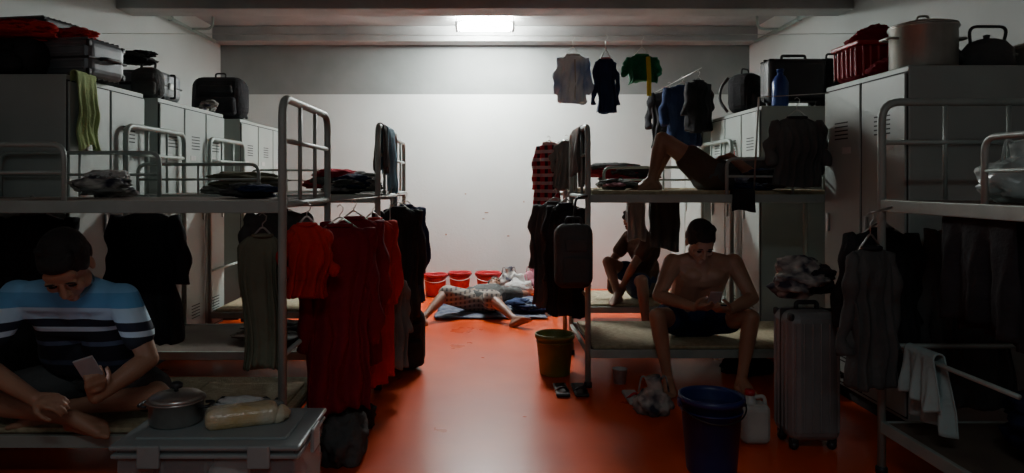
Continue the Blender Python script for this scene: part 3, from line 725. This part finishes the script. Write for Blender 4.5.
drape('black_cloth',(1.65,4.69,1.30),(1.80,4.69,1.30),.12,.02,BLK,3,.01)
suitcase('large_black_suitcase',(2.62,5.95,2.0),(.50,.22,.36),BLKP,0,ribs=False)
backpack('black_bag',(2.42,6.5,2.0),(.26,.3,.38),BLK,.6)
q=B(); q.lathe([(0,0),(.06,0),(.065,.02),(.065,.2),(.04,.25),(.025,.26),(.025,.29),(.03,.29),(.03,.31),(0,.31)],(2.45,5.81,2.0),0,28); q.obj('blue_water_bottle',[mat('blue_bottle_plastic',(.02,.06,.28),.3)])
backpack('black_backpack',(2.95,5.95,2.0),(.3,.22,.42),BLK,.1)
q=B(); q.tube([(2.1,6.78,2.48),(2.1,8.95,2.48)],.003,0,6); q.obj('wall_clothes_line',[CHROME])
garment('hanging_raincoat',(2.12,6.95,2.38),.30,.50,.5,[BLK,BLK],.6,.07,25)
garment('hanging_navy_coat',(2.06,7.3,2.38),.40,.62,.2,[NAVY,NAVY],.6,.08,26)
garment('hanging_grey_coat',(2.04,7.75,2.38),.42,.6,-.1,[BLK,BLK],.6,.08,27)

# ------------------------------------------------------------ line laundry overhead
q=B(); q.tube([(XL+.01,6.2,2.69),(-1,6.2,2.675),(1,6.2,2.665),(XR-.01,6.2,2.69)],.0025,0,6); q.obj('overhead_clothes_line',[CHROME])
garment('laundry_shirt',(.78,6.2,2.50),.27,.42,.15,[SHIRTP,WHITEC],.72,.045,28,open_front=True,hookh=.18)
garment('laundry_trousers',(1.07,6.2,2.47),.18,.48,-.1,[NAVY,PINK],.75,.04,29,hookh=.21)
garment('laundry_green_shirt',(1.39,6.2,2.50),.27,.24,.05,[GREENC,GREENC],.5,.05,30,hookh=.18,strap=YEL)

# ------------------------------------------------------------ right locker top
def pot(name,c,r,h,m,lid=True,handles=True):
    q=B(); q.lathe([(0,0),(r*.93,0),(r,.02),(r,h-.01),(r*1.05,h),(r*1.05,h+.008),(r*.97,h+.008),(0,h+.006)],c,0,44)
    if lid:
        q.lathe([(r*1.04,h+.008),(r*1.02,h+.02),(r*.6,h+.04),(0,h+.048)],c,0,44); q.tube(fillet([V(c)+V((-.035,0,h+.04)),V(c)+V((-.03,0,h+.075)),V(c)+V((.03,0,h+.075)),V(c)+V((.035,0,h+.04))],.02),.007,1,8)
    if handles:
        for sx in (-1,1): q.tube(fillet([V(c)+V((sx*r,-.05,h*.75)),V(c)+V((sx*(r+.05),-.05,h*.76)),V(c)+V((sx*(r+.05),.05,h*.76)),V(c)+V((sx*r,.05,h*.75))],.02),.008,1,8)
    return q.obj(name,[m,m])
pot('aluminium_stock_pot',(2.49,3.98,2.0),.17,.24,ALU)
q=B(); kc=V((2.83,3.95,2.0))
q.lathe([(0,0),(.12,0),(.135,.02),(.13,.11),(.09,.16),(.05,.175),(0,.18)],kc,0,36); q.lathe([(0,.175),(.015,.18),(.018,.2),(0,.205)],kc,0,16)
q.tube(fillet([kc+V((.09,0,.14)),kc+V((.12,0,.25)),kc+V((-.1,0,.25)),kc+V((-.09,0,.14))],.07),.009,1,8)
q.tube([kc+V((-.12,0,.06)),kc+V((-.17,0,.11)),kc+V((-.2,0,.16))],.02,0,10,[.024,.017,.012]); q.obj('kettle',[DKG,BLKP])
pot('saucepan',(3.12,3.98,2.0),.13,.12,ALU)
q=B(); rb=V((2.47,4.45,2.0))
q.box(rb+V((0,0,.12)),(.36,.30,.22),0,.05,seg=4); 
for k in range(7): q.box(rb+V((-.15+.05*k,-.152,.12)),(.012,.01,.18),1,.004)
for k in range(6): q.box(rb+V((-.182,-.125+.05*k,.12)),(.01,.012,.18),1,.004)
q.tube(fillet([rb+V((-.12,0,.22)),rb+V((-.1,0,.34)),rb+V((.1,0,.34)),rb+V((.12,0,.22))],.08),.01,1,8)
q.box(rb+V((0,0,.23)),(.38,.32,.03),1,.01)
q.blob(rb+V((0,0,.22)),(.16,.13,.09),5,0,.3,-.6,4,.18)
for v in q.v: v+=noise.noise_vector(v*8)*.01
q.obj('red_shopping_basket',[MAROON,REDP])
q=B(); q.blob((2.40,4.2,2.0),(.10,.10,.07),5,0,.3,-.6,4,.18); q.blob((2.6,4.25,2.0),(.1,.10,.09),9,0,.3,-.6,4,.18); q.obj('red_cloth_bundle',[MAROON])

# ------------------------------------------------------------ right foreground
suitcase('ribbed_suitcase',(1.68,3.66,0),(.27,.24,.66),SUITG,0)
pile('patterned_bag_heap',(1.70,3.70,.76),(.34,.28,.26),[MIX1,BLK,MIX1],21,7)
garment('hanging_black_coat',(1.98,3.50,1.14),.40,.72,.2,[BLK,BLK],.6,.055,33)
garment('hanging_black_coat',(2.42,3.50,1.16),.40,.9,-.1,[DKG,BLK],.6,.055,34)
garment('hanging_grey_jacket',(1.74,3.16,1.08),.24,.62,.25,[DKG,BLK],.7,.045,35,hookh=.16)
q=B(); q.tube([(1.74,3.16,1.235),(1.87,3.2,1.26)],.005,0); q.obj('jacket_hook',[CHROME])
q=B(); q.tube([(1.87,2.45,.62),(1.87,3.3,.62)],.01,0); q.obj('bunk_side_bar',[STEEL])
drape('pale_towel',(1.87,2.88,.64),(1.87,3.08,.64),.30,.2,TEALC,7,.022,taper=-.2)
drape('dark_blanket',(1.92,2.5,1.22),(1.92,2.9,1.22),.45,.4,BLK,8,.02)
bag('clear_plastic_bag',(2.12,2.75,1.292),(.34,.3,.20),PLBAG,8)
pile('clothes_heap',(2.3,2.6,.25),(.6,.9,.40),[BLK,DKG,NAVY],23,8)
bucket('blue_bucket',(1.08,3.34,0),.145,.36,BLUEP,True,BLKP)
q=B(); jc=V((1.42,3.70,0))
q.box(jc+V((0,0,.105)),(.15,.12,.21),0,.035,seg=4); q.lathe([(.05,.19),(.03,.225),(.022,.235),(.022,.25),(0,.25)],jc+V((-.02,0,0)),0,24)
q.lathe([(0,.25),(.026,.25),(.026,.275),(0,.275)],jc+V((-.02,0,0)),1,24)
q.tube(fillet([jc+V((.0,0,.235)),jc+V((.055,0,.245)),jc+V((.066,0,.17))],.03),.011,0,8); q.obj('plastic_jug',[PLWH,REDP])
bag('small_carrier_bag',(1.0,4.15,0),(.22,.2,.17),MIX1,9)
q=B()
for sx,mm in ((.93,0),(1.05,0)):
    q.box((sx,4.42,.015),(.09,.25,.025),0,.012,seg=3); q.tube(fillet([(sx-.04,4.38,.02),(sx,4.34,.07),(sx+.04,4.38,.02)],.03),.008,1,8)
q.obj('flip_flops',[WHITEC,REDP])
q=B()
for sx in (.62,.50):
    q.box((sx,4.58,.014),(.09,.26,.024),0,.012,seg=3); q.tube(fillet([(sx-.04,4.54,.02),(sx,4.5,.06),(sx+.04,4.54,.02)],.03),.008,0,8)
q.obj('sandals',[BLKP])
q=B(); q.lathe([(0,0),(.04,0),(.05,.1),(.053,.1),(.045,.098),(.036,.006),(0,.005)],(.92,4.78,0),0,24); q.obj('plastic_cup',[WHITEC])
bag('under_bed_bag',(1.9,5.05,0),(.4,.3,.13),BLK,14)

# ------------------------------------------------------------ camera
cd=bpy.data.cameras.new('camera'); co=bpy.data.objects.new('camera',cd); COL.objects.link(co)
co.location=(0,0,1.373); co.rotation_euler=(math.pi/2,0,0)
cd.sensor_width=36; cd.lens=700/1024*36; cd.shift_x=.0264; cd.shift_y=-.0532; cd.clip_start=.05
scene.camera=co
